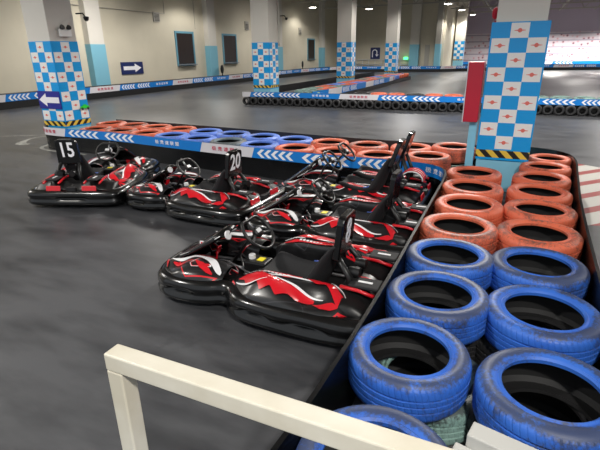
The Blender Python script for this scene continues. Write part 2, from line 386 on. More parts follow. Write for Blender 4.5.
# ------------------------------------------------------------------ checkered columns
def emblem(mb, Mx, s):
    mb.prism([(s * .2 * math.cos(a), s * .2 * math.sin(a)) for a in [k * PI / 5 for k in range(10)]], Mx, .0015, 2)
    mb.prism([(-s * .5, s * .02), (-s * .15, s * .06), (-s * .15, -s * .06), (-s * .5, -s * .02)], Mx, .001, 2)
    mb.prism([(s * .5, s * .02), (s * .5, -s * .02), (s * .15, -s * .06), (s * .15, s * .06)], Mx, .001, 2)
def checker(name, parent, Mf, w, z0, z1, emb=True, cols=3, first=1, hz='hazard', n=None):
    """printed board: a plate with alternate white squares, each with a red winged badge"""
    mb = MB(); mb.prism([(-w / 2, z0 - .13), (w / 2, z0 - .13), (w / 2, z1), (-w / 2, z1)], Mf, .008, 0)
    q = w * .94 / cols; rows = n or round((z1 - z0 - .01) / q); rh = (z1 - z0 - .02) / rows
    for r in range(rows):
        for c in range(cols):
            if (r + c) % 2 == first:
                cx = (c - (cols - 1) / 2) * q; cz = z1 - .012 - rh * (r + .5)
                T = Mf @ Matrix.Translation((cx, cz, .008))
                mb.prism([(-q / 2, -rh / 2), (q / 2, -rh / 2), (q / 2, rh / 2), (-q / 2, rh / 2)], T, .002, 1)
                if emb: emblem(mb, T @ Matrix.Translation((0, 0, .002)), q * .62)
    o = mb.build(name, [M['cblue'], M['cwhite'], M['emblem']], parent)
    h = MB(); h.prism([(-w / 2, z0 - .1), (w / 2, z0 - .1), (w / 2, z0 - .01), (-w / 2, z0 - .01)], Mf @ Matrix.Translation((0, 0, .008)), .003)
    h.build('hazard_tape', M[hz], o)
    return o
def column(x, y, w, label, z0=.55, z1=1.95, emb=True, sides=('f', 'r')):
    r = empty('checkered_column', (x, y, 0), 0, label, 'column', 'square columns with blue and white checks')
    s = MB(); s.span(-w / 2, w / 2, -w / 2, w / 2, 0, z0, 1); s.span(-w / 2, w / 2, -w / 2, w / 2, z0, 6.54, 0)
    s.build('shaft', [M['white'], M['lblue']], r)
    e = .006
    if 'f' in sides: checker('checker_board', r, Mxz(0, -w / 2, 0), w + e, z0, z1, emb)
    if 'r' in sides: checker('checker_board', r, Myz(w / 2, 0, 0), w + e, z0, z1, emb, hz='hazardx')
    return r
c1 = column(-7.91, 6.4, .57, 'checkered column at the left end of the tyre island, with an arrow sign', .5, 1.9)
column(-8.08, 14.95, .66, 'checkered column rising behind the middle barrier', .62, 2.0)
column(-7.9, 23.1, .72, 'checkered column at the middle of the distant tyre island', .55, 2.12)
column(-7.62, 31.5, .72, 'checkered column at the far end of the distant tyre island', .5, 2.18)
column(-5.5, 50.5, .9, 'most distant checkered column in front of the patterned mural', .9, 2.55, False)
r5 = empty('checkered_column', (-.03, 6.33, 0), 0, 'large checkered column between the two tyre islands, beside a red box', 'column', 'square columns with blue and white checks')
s = MB(); s.span(-.26, .26, -.26, .26, 0, .55, 1); s.span(-.26, .26, -.26, .26, .55, 6.54, 0); s.build('shaft', [M['white'], M['lblue']], r5)
s = MB(); s.span(-.285, .285, -.3, -.26, .0, .38); s.build('base_panel', M['lblue'], r5)
o = checker('checker_board', r5, Mxz(0, -.3, 0), .6, .52, 1.95, True, n=9)
t = MB(); t.span(-.3, .3, -.3, -.26, .39, 1.95); t.build('board_backing', M['lblue'], r5)
# arrow sign and car picture on the left column
o = empty('direction_sign', (0, 0, 0), 0, 'violet-blue sign with a white left arrow on the left column', 'sign')
sg = MB(); sg.span(-8.21, -7.63, 6.09, 6.103, .72, 1.04); sg.build('sign_board', M['navy'], o)
f = MB(); f.prism(arrow_poly('left'), Mxz(-7.92, 6.09, .88, .6, .4), .004); f.build('arrow', M['signw'], o)
o = empty('car_sticker', (-7.59, 6.58, .72), 0, 'bright green car picture stuck on the left column', 'sticker')
g = MB(); g.prism([(-.1, -.03), (.1, -.03), (.1, .01), (.05, .02), (.03, .045), (-.03, .045), (-.06, .015), (-.1, .01)], Myz(.003, 0, 0), .004); g.build('car_body', M['neon'], o)
for sy in (-.065, .065):
    g = MB(); g.prism([(sy + .024 * math.cos(a), -.035 + .028 * math.sin(a)) for a in [k * PI / 5 for k in range(10)]], Myz(.006, 0, 0), .006); g.build('wheel', M['rubber'], o)
# emergency light
o = empty('emergency_light', (-7.6, 6.42, 1.98), 0, 'twin-head white emergency light on the left column', 'lamp')
g = MB(); g.span(0, .05, -.12, .12, 0, .12); g.build('housing', M['cwhite'], o, bevel=.006)
for sy in (-.07, .07):
    g = MB(); g.lathe([(0, 0), (.03, 0), (.045, .05), (.04, .055), (0, .055)], 16, (.02, sy, .14), Matrix.Rotation(1.2, 3, 'Y')); g.build('lamp_head', M['satin'], o, smooth=True)
# cctv cameras on columns
for (x, y, z, lab) in [(-7.55, 6.75, 2.3, 'black dome camera hung beside the left column'), (-7.5, 15.1, 2.75, 'black camera on an arm beside the second column')]:
    o = empty('security_camera', (x, y, z), 0, lab, 'camera', 'security cameras on the columns')
    g = MB(); g.tube([(-.05, 0, .08), (.12, 0, .08), (.18, 0, 0)], .014, 6); g.build('bracket', M['satin'], o)
    g = MB(); g.lathe([(0, -.06), (.03, -.05), (.045, -.02), (.05, .02), (0, .03)], 14, (.19, 0, 0)); g.build('dome', M['satin'], o, smooth=True)
b = MB(); b.tube([(-7.68, 15.24, 1.9), (-7.68, 15.24, 6.5)], .03, 8); tag(b.build('downpipe', M['steel']), 'grey pipe climbing beside the second checkered column', 'pipe')
# red box on a pale blue post by the big column
o = empty('fire_cabinet', (-.43, 6.12, 0), 0, 'crimson box on a pale blue post beside the big column', 'cabinet')
g = MB(); g.span(-.095, .075, -.14, .16, .84, 1.53); g.build('cabinet_body', M['redbox'], o, bevel=.006)
g = MB(); g.span(-.105, -.095, -.145, .165, .835, 1.535); g.build('cabinet_door', M['bwhite'], o)
g = MB(); g.span(-.02, .07, -.04, .05, 0, .84); g.build('post', M['lblue'], o)
o = empty('fire_alarm', (-.29, 6.3, 1.98), 0, 'small red alarm bell on the left side of the big column', 'alarm')
g = MB(); g.lathe([(0, 0), (.05, 0), (.07, .03), (.05, .06), (0, .07)], 20, (0, 0, .08), Matrix.Rotation(-PI / 2, 3, 'Y')); g.build('bell', M['redbox'], o, smooth=True)
g = MB(); g.span(-.03, 0, -.04, .04, -.06, 0); g.build('call_point', M['redbox'], o)

# ------------------------------------------------------------------ banners and barriers
def seglen(p, q): return math.hypot(q[0] - p[0], q[1] - p[1])
class Path:
    def __init__(s, pts):
        s.p = pts; s.c = [0]
        for i in range(len(pts) - 1): s.c.append(s.c[-1] + seglen(pts[i], pts[i + 1]))
        s.L = s.c[-1]
    def at(s, d):
        d = max(0, min(s.L, d)); i = 0
        while i < len(s.c) - 2 and s.c[i + 1] < d: i += 1
        t = (d - s.c[i]) / (s.c[i + 1] - s.c[i] + 1e-9); a, b_ = s.p[i], s.p[i + 1]
        tx, ty = (b_[0] - a[0]), (b_[1] - a[1]); l = math.hypot(tx, ty)
        return (a[0] + tx * t, a[1] + ty * t), (tx / l, ty / l)
    def pt(s, d, off, z):    # off: to the right of travel = outwards
        (x, y), (tx, ty) = s.at(d); return (x + ty * off, y - tx * off, z)
def text_mesh(body, size, space=1.0, off=0):
    cu = bpy.data.curves.new('lettering', 'FONT'); cu.body = body; cu.size = size; cu.align_x = 'CENTER'; cu.align_y = 'CENTER'; cu.extrude = .0015; cu.space_character = space; cu.offset = off; cu.resolution_u = 2
    ob = bpy.data.objects.new('tmp', cu); COL.objects.link(ob); bpy.context.view_layer.update()
    me = bpy.data.meshes.new_from_object(ob.evaluated_get(bpy.context.evaluated_depsgraph_get()))
    bpy.data.objects.remove(ob); bpy.data.curves.remove(cu)
    return [tuple(v.co) for v in me.vertices], [tuple(p.vertices) for p in me.polygons]
TXT = text_mesh('极竞速联盟', 1.0, 1.55, .012)
def banner(root, path, z0, z1, segs, flip=False, thick=.006, letters=True):
    """segs: list of (length, kind) kind: B blue, W white, CB chevrons on blue, TB text on blue, TW text on white"""
    base = MB(); chev = MB(); tb = MB(); tw = MB(); h = z1 - z0; d = 0
    for k, (ln, kind) in enumerate(segs):
        if d >= path.L: break
        e = min(d + ln, path.L)
        mi = 1 if 'W' in kind else 0
        n = max(1, int((e - d) / .1)); 
        sl = h * .35
        for j in range(n):
            a = d + (e - d) * j / n; c = d + (e - d) * (j + 1) / n
            def S(v, top):
                if v <= 0 or v >= path.L: return v
                return v + (sl if top else -sl) * (-1 if flip else 1) * .5 * (1 if (abs(v - d) < 1e-6 or abs(v - e) < 1e-6) else 0)
            base.add([path.pt(S(a, 0), .0, z0), path.pt(S(c, 0), .0, z0), path.pt(S(c, 1), .0, z1), path.pt(S(a, 1), .0, z1)], [(0, 1, 2, 3)], mi)
        if kind == 'CB' and e - d > h * 3:
            m = 5; w = (e - d) * .82 / m; hs = h * .8
            for q in range(m):
                x = d + (e - d) * .1 + q * w; t = w * .5; zc = (z0 + z1) / 2; dx = w * .62
                pts_t = [(x + dx, zc + hs / 2), (x + dx + t, zc + hs / 2), (x + t, zc), (x, zc)]
                pts_b = [(x, zc), (x + t, zc), (x + dx + t, zc - hs / 2), (x + dx, zc - hs / 2)]
                for P_ in (pts_t, pts_b):
                    chev.add([path.pt(u, .004, z) for u, z in P_], [(0, 1, 2, 3)])
        if kind[0] == 'T' and letters:
            t = tb if kind == 'TB' else tw
            s_ = h * .46; mid = (d + e) / 2
            t.add([path.pt(mid + v[0] * s_ * 1.3, .004 + (v[2] > 0) * .001, (z0 + z1) / 2 + v[1] * s_) for v in TXT[0]], TXT[1])
        d = e
    base.add(chev.v, chev.f, 2); base.add(tb.v, tb.f, 2); base.add(tw.v, tw.f, 3)
    o = base.build('banner', [M['bblue'], M['bwhite'], M['signw'], M['bred']], root, norm=False)
    return o
def sheet(root, path, z0, z1, mat, name='skirt', th=.02, wave=0):
    b = MB(); rings = []
    n = max(2, int(path.L / .12))
    for k in range(n + 1):
        d = path.L * k / n; w = wave * math.sin(d * 5.3) 
        rings.append([path.pt(d, -.006 + w, z0), path.pt(d, -.006, z1), path.pt(d, -.006 - th, z1), path.pt(d, -.006 - th + w, z0)])
    b.loft(rings, True, True)
    return b.build(name, mat, root, smooth=True)
ZB0, ZB1 = .27, .415
# left island front barrier; travel left->right so that outward (right side) is -Y
fp = catmull([(-8.25, 6.75), (-8.22, 6.3), (-8.02, 5.93), (-7.6, 5.84), (-6.8, 5.84), (-6.0, 5.81), (-4.2, 5.61), (-2.4, 5.47), (-1.3, 5.46), (-.82, 5.41), (-.6, 5.18), (-.555, 4.7)], 6, False)
root = empty('tyre_island_barrier', (0, 0, 0), 0, 'black belt barrier with blue and white banner around the left tyre island', 'barrier')
P1 = Path(fp); off = 0
sheet(root, P1, 0.0, ZB1 - .005, M['skirt'], wave=.012)
# lengths chosen so that the printed fields fall where the photo shows them
banner(root, P1, ZB0, ZB1, [(.55, 'B'), (1.02, 'TW'), (.88, 'CB'), (.87, 'CB'), (1.42, 'TB'), (.95, 'TW'), (.7, 'CB'), (.8, 'CB'), (.62, 'CB'), (1.15, 'TB'), (.5, 'TW'), (2, 'B')])
# right island belts
lp = catmull([(-.555, 4.7), (-.55, 3.6), (-.54, 2.4), (-.56, 1.4), (-.6, .85)], 8, False)
root = empty('belt_barrier', (0, 0, 0), 0, 'black rubber belt along the kart side of the right tyre island', 'barrier')
sheet(root, Path(lp), 0, .41, M['skirt'], wave=.015)
rp = catmull([(.60, .9), (.60, 2.2), (.62, 3.2), (.67, 4.4), (.74, 5.4), (.79, 6.2), (.7, 6.62), (.35, 6.85), (-.2, 6.9)], 8, False)
root = empty('belt_barrier', (0, 0, 0), 0, 'black rubber belt curving around the right side of the tyre island', 'barrier')
sheet(root, Path(rp), 0, .43, M['skirt'], wave=.01)
bp = catmull([(-.2, 6.92), (-2, 6.85), (-4, 7.02), (-6, 7.18), (-7.5, 7.25)], 8, False)
root = empty('belt_barrier', (0, 0, 0), 0, 'dark belt closing the back of the left tyre island', 'barrier')
sheet(root, Path(bp), 0, .4, M['skirtd'])

# ------------------------------------------------------------------ tyres
def tyre_mesh(name, paint, n=72):
    mb = MB()
    out = [(.202, .168), (.2, .186), (.211, .195), (.222, .188), (.238, .197), (.262, .2), (.284, .195), (.299, .182), (.3055, .168),
           (.309, .158), (.309, .136), (.301, .133), (.301, .127), (.31, .124), (.31, .105), (.302, .102), (.302, .098), (.31, .095), (.31, .076), (.301, .073), (.301, .067), (.309, .064),
           (.309, .042), (.3055, .032), (.299, .018), (.284, .005), (.262, 0), (.238, .003), (.222, .012), (.211, .005)]
    low = [(.211, .005), (.2, .014), (.202, .032)]
    inn = [(.202, .032), (.235, .022), (.27, .02), (.292, .04), (.298, .1), (.292, .16), (.27, .18), (.235, .178), (.202, .168)]
    mb.lathe(out, n, mi=0); mb.lathe(low + inn[1:], n, mi=1)
    bm = None
    o = mb.build(name, [paint, M['liner']], None, smooth=True)
    return o
PAL = {}
for key, mat in (('orange', 'orange'), ('blue', 'blue'), ('pblue', 'pblue'), ('grey', 'greyt'), ('green', 'green'), ('black', 'darkt')):
    PAL[key] = mat
proto = tyre_mesh('tyre', M['orange'])
base_me = proto.data; bpy.data.objects.remove(proto)
ME = {}
for key, mat in PAL.items():
    me = base_me.copy(); me.name = 'tyre_' + key; me.materials[0] = M[mat]; ME[key] = me
def tyre(key, x, y, z, label, group, tilt=(0, 0), s=1.0):
    o = bpy.data.objects.new('tyre', ME[key]); COL.objects.link(o)
    o.location = (x, y, z); o.rotation_euler = (tilt[0], tilt[1], random.uniform(0, 6.28)); o.scale = (s, s, 1)
    return tag(o, label, 'tyre', group)
NAME = {'orange': 'orange', 'blue': 'blue', 'pblue': 'light blue', 'grey': 'greyish', 'green': 'pale green', 'black': 'black'}
# right island, top layer
Lr = [(1.12, 'blue', -.25), (1.77, 'blue', -.275), (2.35, 'blue', -.235), (2.92, 'blue', -.245), (3.49, 'orange', -.25), (4.09, 'orange', -.23), (4.67, 'orange', -.25), (5.28, 'orange', -.28)]
for i, (y, k, x) in enumerate(Lr):
    c = i + 1 if k == 'blue' else i - 3
    lab = '%s tyre in the left row of the right island, %s %s nearest' % (NAME[k], ORD[c - 1], NAME[k])
    if i == 0: lab = 'blue tyre half hidden under the cream rail, nearest in the left row'
    tyre(k, x, y, .205 + random.uniform(0, .004), lab, 'painted tyres in the left row of the right island', (random.uniform(-.015, .015), random.uniform(-.015, .015)), [.88, .88, .91, .92, .94, .94, .94, .94][i])
Rr = [(1.74, 'blue', .3), (2.38, 'blue', .295), (2.98, 'blue', .29), (3.57, 'orange', .31), (4.16, 'orange', .335), (4.74, 'orange', .35), (5.31, 'orange', .39), (5.87, 'orange', .45), (6.38, 'orange', .52)]
for i, (y, k, x) in enumerate(Rr):
    c = i + 1 if k == 'blue' else i - 2
    lab = '%s tyre in the right row of the right island, %s %s nearest' % (NAME[k], ORD[c - 1], NAME[k])
    sc_ = [.92, .92, .925, .95, .93, .92, .91, .88, .8][i]
    tyre(k, x, y, .205, lab, 'painted tyres in the right row of the right island', (random.uniform(-.015, .015), random.uniform(-.015, .015)), sc_)
# right island, bottom layer
LOW = [(-.19, 1.25, 'green'), (-.2, 1.9, 'green'), (-.2, 2.52, 'black'), (-.24, 3.14, 'black'), (-.24, 3.78, 'black'), (-.24, 4.42, 'green'), (-.24, 5.06, 'green'),
       (.27, 1.82, 'black'), (.245, 2.47, 'black'), (.28, 3.1, 'black'), (.3, 3.73, 'black'), (.36, 4.37, 'black'), (.4, 5.0, 'black'), (.4, 5.63, 'black'), (.52, 6.3, 'black')]
cnt = {}
for x, y, k in LOW:
    row = 'left' if x < 0 else 'right'; i = cnt.get(row, 0); cnt[row] = i + 1
    tyre(k, x, y, 0, '%s tyre beneath the right island, %s row, %s from the camera' % (NAME[k], row, ORD[i]), 'tyres in the bottom layer of the right island', s=.94 if not (x > .35 and y > 6) else .78)
# left island
FR = [(-6.95, 6.19, 'orange'), (-6.33, 6.19, 'orange'), (-5.72, 6.16, 'orange'), (-5.12, 6.1, 'pblue'), (-4.53, 6.03, 'pblue'), (-3.93, 5.97, 'grey'), (-3.34, 5.91, 'pblue'),
      (-2.74, 5.86, 'orange'), (-2.13, 5.83, 'orange'), (-1.52, 5.82, 'orange'), (-.9, 5.98, 'orange')]
BK = [(-7.2, 6.82, 'orange'), (-6.62, 6.79, 'orange'), (-6.02, 6.76, 'orange'), (-5.42, 6.71, 'orange'), (-4.82, 6.64, 'pblue'), (-4.22, 6.58, 'pblue'), (-3.63, 6.52, 'pblue'), (-3.03, 6.47, 'pblue'),
      (-2.43, 6.44, 'orange'), (-1.83, 6.43, 'orange'), (-1.22, 6.5, 'orange'), (-.66, 6.6, 'orange')]
for rowname, row in (('front', FR), ('back', BK)):
    for i, (x, y, k) in enumerate(row):
        lab = '%s tyre in the %s row of the left island, %s from left' % (NAME[k], rowname, ORD[i])
        if k == 'grey': lab = 'greyish worn tyre between light blue ones in the front row of the left island'
        z = .205
        if rowname == 'back' and i == 11: z = .23
        tyre(k, x, y, z, lab, 'painted tyres in the %s row of the left island' % rowname, s=.95)
        tyre('green' if i >= 10 else 'black', x, y, 0, '%s bottom tyre of the left island, %s in %s row' % ('green' if i >= 10 else 'black', ORD[i], rowname), 'bottom tyres of the left island', s=.94)

# ------------------------------------------------------------------ middle barrier of standing kart tyres
mb = MB()
out = [(.07, .1), (.075, .118), (.1, .125), (.12, .12), (.132, .105), (.135, .08), (.135, .04), (.132, .015), (.12, 0), (.1, -.005), (.075, .002), (.07, .02)]
inn = [(.07, .02), (.1, .012), (.122, .03), (.122, .09), (.1, .11), (.07, .1)]
mb.lathe(out, 28, mi=0); mb.lathe(inn, 28, mi=1)
kp = mb.build('kart_tyre', [M['kart_t'], M['liner']], None, smooth=True); kme = kp.data; bpy.data.objects.remove(kp)
def standing(x, y, rz, label, group):
    o = bpy.data.objects.new('kart_tyre', kme); COL.objects.link(o); o.location = (x, y, .135)
    o.rotation_euler = (PI / 2, 0, rz); tag(o, label, 'tyre', group); return o
Y0 = 14.1
def midy(x): return Y0 + max(0, x + 2) * .06 - .12 * min(1, max(0, (-7.6 - x)))
k = 0; x = -8.35
while x < 2.6:
    standing(x, midy(x) + .02, 0, 'small black tyre standing under the middle banner, %s from its left end' % ordn(k), 'small tyres standing along the middle barrier')
    x += .272; k += 1
mp_ = Path([(x_ / 10, midy(x_ / 10) - .02) for x_ in range(-85, 27, 4)])
root = empty('track_barrier', (0, 0, 0), 0, 'long blue and white chevron banner over small tyres across mid track', 'barrier')
banner(root, mp_, .27, .43, [(.3, 'W'), (.95, 'CB'), (.95, 'CB'), (1.3, 'TB'), (1.25, 'TW'), (.95, 'CB'), (.95, 'CB'), (1.4, 'TB'), (1.1, 'TW'), (.95, 'CB'), (.95, 'CB'), (1.5, 'TB')])
sheet(root, mp_, .272, .425, M['skirtd'], 'banner_backing')
b = MB()
rg = []
for k in range(29):
    xx = -8.4 + k * .39; yy = midy(xx)
    rg.append([(xx, yy + .14, 0), (xx, yy + .14, .41), (xx, yy + .3, .41), (xx, yy + .3, 0)])
b.loft(rg, True, True); b.build('core', M['skirtd'], root)
k = 0; x = -4.4
while x < 2.6:
    key = 'green' if x > -.3 else ('orange' if k % 3 else 'black')
    tyre(key, x, midy(x) + .38, .42 - .16, '%s tyre lying behind the middle banner, %s from the left' % (NAME[key], ORD[k]), 'tyres lying behind the middle banner', s=.85)
    x += .56; k += 1
# distant island running away between the columns
ip = Path([(-8.9, 14.6), (-8.9, 31.8)][::-1])
root = empty('track_barrier', (0, 0, 0), 0, 'blue and white banner barrier running away past two checkered columns', 'barrier')
fp2 = Path([(-6.15, 14.6), (-6.0, 17), (-6.0, 24), (-6.3, 29.4), (-6.7, 30.4), (-7.2, 30.7)])
sheet(root, fp2, 0, .42, M['skirtd']); sheet(root, Path([(-8.6, 31), (-8.9, 24), (-8.7, 15.2)]), 0, .42, M['skirtd'])
REP = [(1.3, 'TB'), (1.25, 'TW'), (.95, 'CB'), (.95, 'CB')]
banner(root, fp2, .2, .43, REP * 5, letters=False)
k = 0
for j in range(24):
    for xx in (-6.4, -7.0):
        y = 15.1 + j * .64
        if abs(y - 15) < .6 and xx < -6.9: continue
        key = ['orange', 'orange', 'green', 'orange', 'pblue'][(j // 2 + (xx < -6.7)) % 5] if j > 1 else 'green'
        tyre(key, xx, y, .2, '%s tyre on the distant island, %s from near end, %s row' % (NAME[key], ordn(j), 'right' if xx > -6.7 else 'left'), 'tyres on the distant island', s=1)
b = MB(); b.span(-8.5, -6.1, 15.4, 30.6, 0, .19); b.build('core', M['skirtd'], root)
# barrier along the left wall
wp = Path([(-15.3, 0), (-15.35, 10), (-15.4, 25), (-15.3, 36), (-14.8, 39.6), (-13.6, 41.2), (-11, 41.9), (-8.6, 42.1), (-6, 42.3), (-4.5, 43.8), (2, 47), (12, 50), (22, 52)])
root = empty('track_barrier', (0, 0, 0), 0, 'blue and white banner over a black belt along the left and far walls', 'barrier')
sheet(root, wp, 0, .46, M['skirtd'], th=.3); banner(root, wp, .24, .47, [(.95, 'CB'), (.95, 'CB'), (1.6, 'TB'), (1.6, 'TW')] * 22)
b = MB(); b.tube([(wp.at(d)[0][0] - .15, wp.at(d)[0][1], .47) for d in [q * .5 for q in range(0, 80)]], .035, 6); b.build('top_hose', M['skirtd'], root)
# round black fans standing on the wall barrier
for (y, x, lab) in [(23.4, -15.5, 'round black fan on the wall barrier beside the second pilaster'), (34.8, -15.5, 'round black fan on the wall barrier, farther one')]:
    o = empty('fan', (x, y, .47), .4, lab, 'fan', 'black fans by the left wall')
    g = MB(); g.lathe([(.0, .06), (.12, .08), (.22, .05), (.25, 0), (.22, -.05), (.12, -.08), (0, -.06)], 24, (0, 0, .36), Matrix.Rotation(PI / 2, 3, 'Y')); g.build('fan_head', M['satin'], o, smooth=True)
    g = MB(); g.tube([(0, 0, 0), (0, 0, .15)], .03, 8); g.build('stand', M['satin'], o)
# second far barrier, right, under the mural
w2 = Path([(-6.0, 52.6), (2, 53.4), (23, 54.5)])
root = empty('track_barrier', (0, 0, 0), 0, 'far blue and white banner barrier below the patterned mural', 'barrier')
sheet(root, w2, 0, .62, M['skirtd'], th=.3); banner(root, w2, .36, .62, [(2.4, 'TB'), (1.2, 'TW'), (1.9, 'CB')] * 9, letters=False)
# short rounded barrier end seen right of the big column
cp = Path([(.05 + .42 * math.sin(a), 18.9 - .42 * math.cos(a)) for a in [k * PI / 8 for k in range(-6, 9)]])
root = empty('track_barrier', (0, 0, 0), 0, 'rounded white barrier end on the track, right of the big column', 'barrier')
sheet(root, cp, 0, .4, M['skirtd']); banner(root, cp, .2, .42, [(.7, 'TW'), (.5, 'W'), (1, 'W')], letters=False)
b = MB(); b.span(-.9, .1, 18.55, 19.25, 0, .36); b.build('core', M['skirtd'], root)

# ------------------------------------------------------------------ floor markings
b = MB(); b.add([(.78, 5.05, .003), (1.9, 5.3, .003), (2.6, 7.0, .003), (1.0, 8.1, .003), (.8, 7.0, .003)], [(0, 1, 2, 3, 4)])
tag(b.build('kerb_paint', M['curb'], norm=False), 'red and white striped paint on the floor right of the tyres', 'floor marking')
def flat_line(name, pts, w, label):
    pts = catmull([(p[0], p[1], w if len(p) < 3 else p[2]) for p in pts], 6, False); vs = []; N = len(pts)
    for i, (x, y, ww) in enumerate(pts):
        a = pts[max(0, i - 1)]; c = pts[min(N - 1, i + 1)]; tx, ty = c[0] - a[0], c[1] - a[1]; l = math.hypot(tx, ty) or 1
        vs += [(x - ty / l * ww, y + tx / l * ww, .003), (x + ty / l * ww, y - tx / l * ww, .003)]
    b = MB(); b.add(vs, [(2 * i, 2 * i + 1, 2 * i + 3, 2 * i + 2) for i in range(N - 1)])
    return tag(b.build(name, M['fwhite'], norm=False), label, 'floor marking')
flat_line('painted_line', [(-8.75, 6.1, .03), (-8.8, 6.02, .09), (-8.95, 6.05, .1), (-9.15, 6.28, .05), (-9.3, 6.6, .03), (-9.2, 7.0, .03), (-8.9, 7.2, .03)], .03, 'hooked white painted mark on the floor left of the first column')
flat_line('painted_line', [(-12.5, 5.0), (-10.5, 6.3), (-8.9, 7.3)], .025, 'thin faint white line on the floor at far left')
flat_line('painted_line', [(-8.35, 6.3), (-8.2, 5.95), (-7.9, 5.78), (-7.4, 5.74), (-6.8, 5.74)], .035, 'white painted line hugging the left end of the island')
b = MB(); b.add([(-.53, .9, .004), (.585, .9, .004), (.65, 6.0, .004), (-.5, 5.6, .004)], [(0, 1, 2, 3)])
tag(b.build('dusty_mat', M['fgrime'], norm=False), 'dusty grey floor showing between the tyres of the right island', 'mat')

# ------------------------------------------------------------------ handrail in the foreground
o = empty('handrail', (0, 0, 0), 0, 'cream square-tube handrail crossing the foreground', 'railing')
W_ = .046
b = MB(); b.span(-.79, .2, .615, .615 + W_, 1.0 - W_, 1.0); b.build('top_rail', M['rail'], o, bevel=.004)
b = MB(); b.span(-.79, -.79 + W_, .6155, .6145 + W_, 0, 1.0 - W_ - .0005); b.build('post', M['rail'], o, bevel=.004)
b = MB(); b.span(.1, .1 + W_, .6155, .6145 + W_, 0, 1.0 - W_ - .0005); b.build('post', M['rail'], o, bevel=.004)
o = empty('gate_post', (0.02, .82, 0), -.22, 'pale grey boxed end of a gate at bottom right', 'gate')
b = MB(); b.span(-.01, .5, -.012, .035, .80, .90); b.build('gate_rail', M['gate'], o, bevel=.003)
b = MB(); b.span(-.03, .5, -.035, -.0125, .72, .87); b.build('cover_plate', M['gate'], o, bevel=.003)
b = MB(); b.span(.2, .24, -.005, .035, 0, .7995); b.build('post', M['gate'], o)

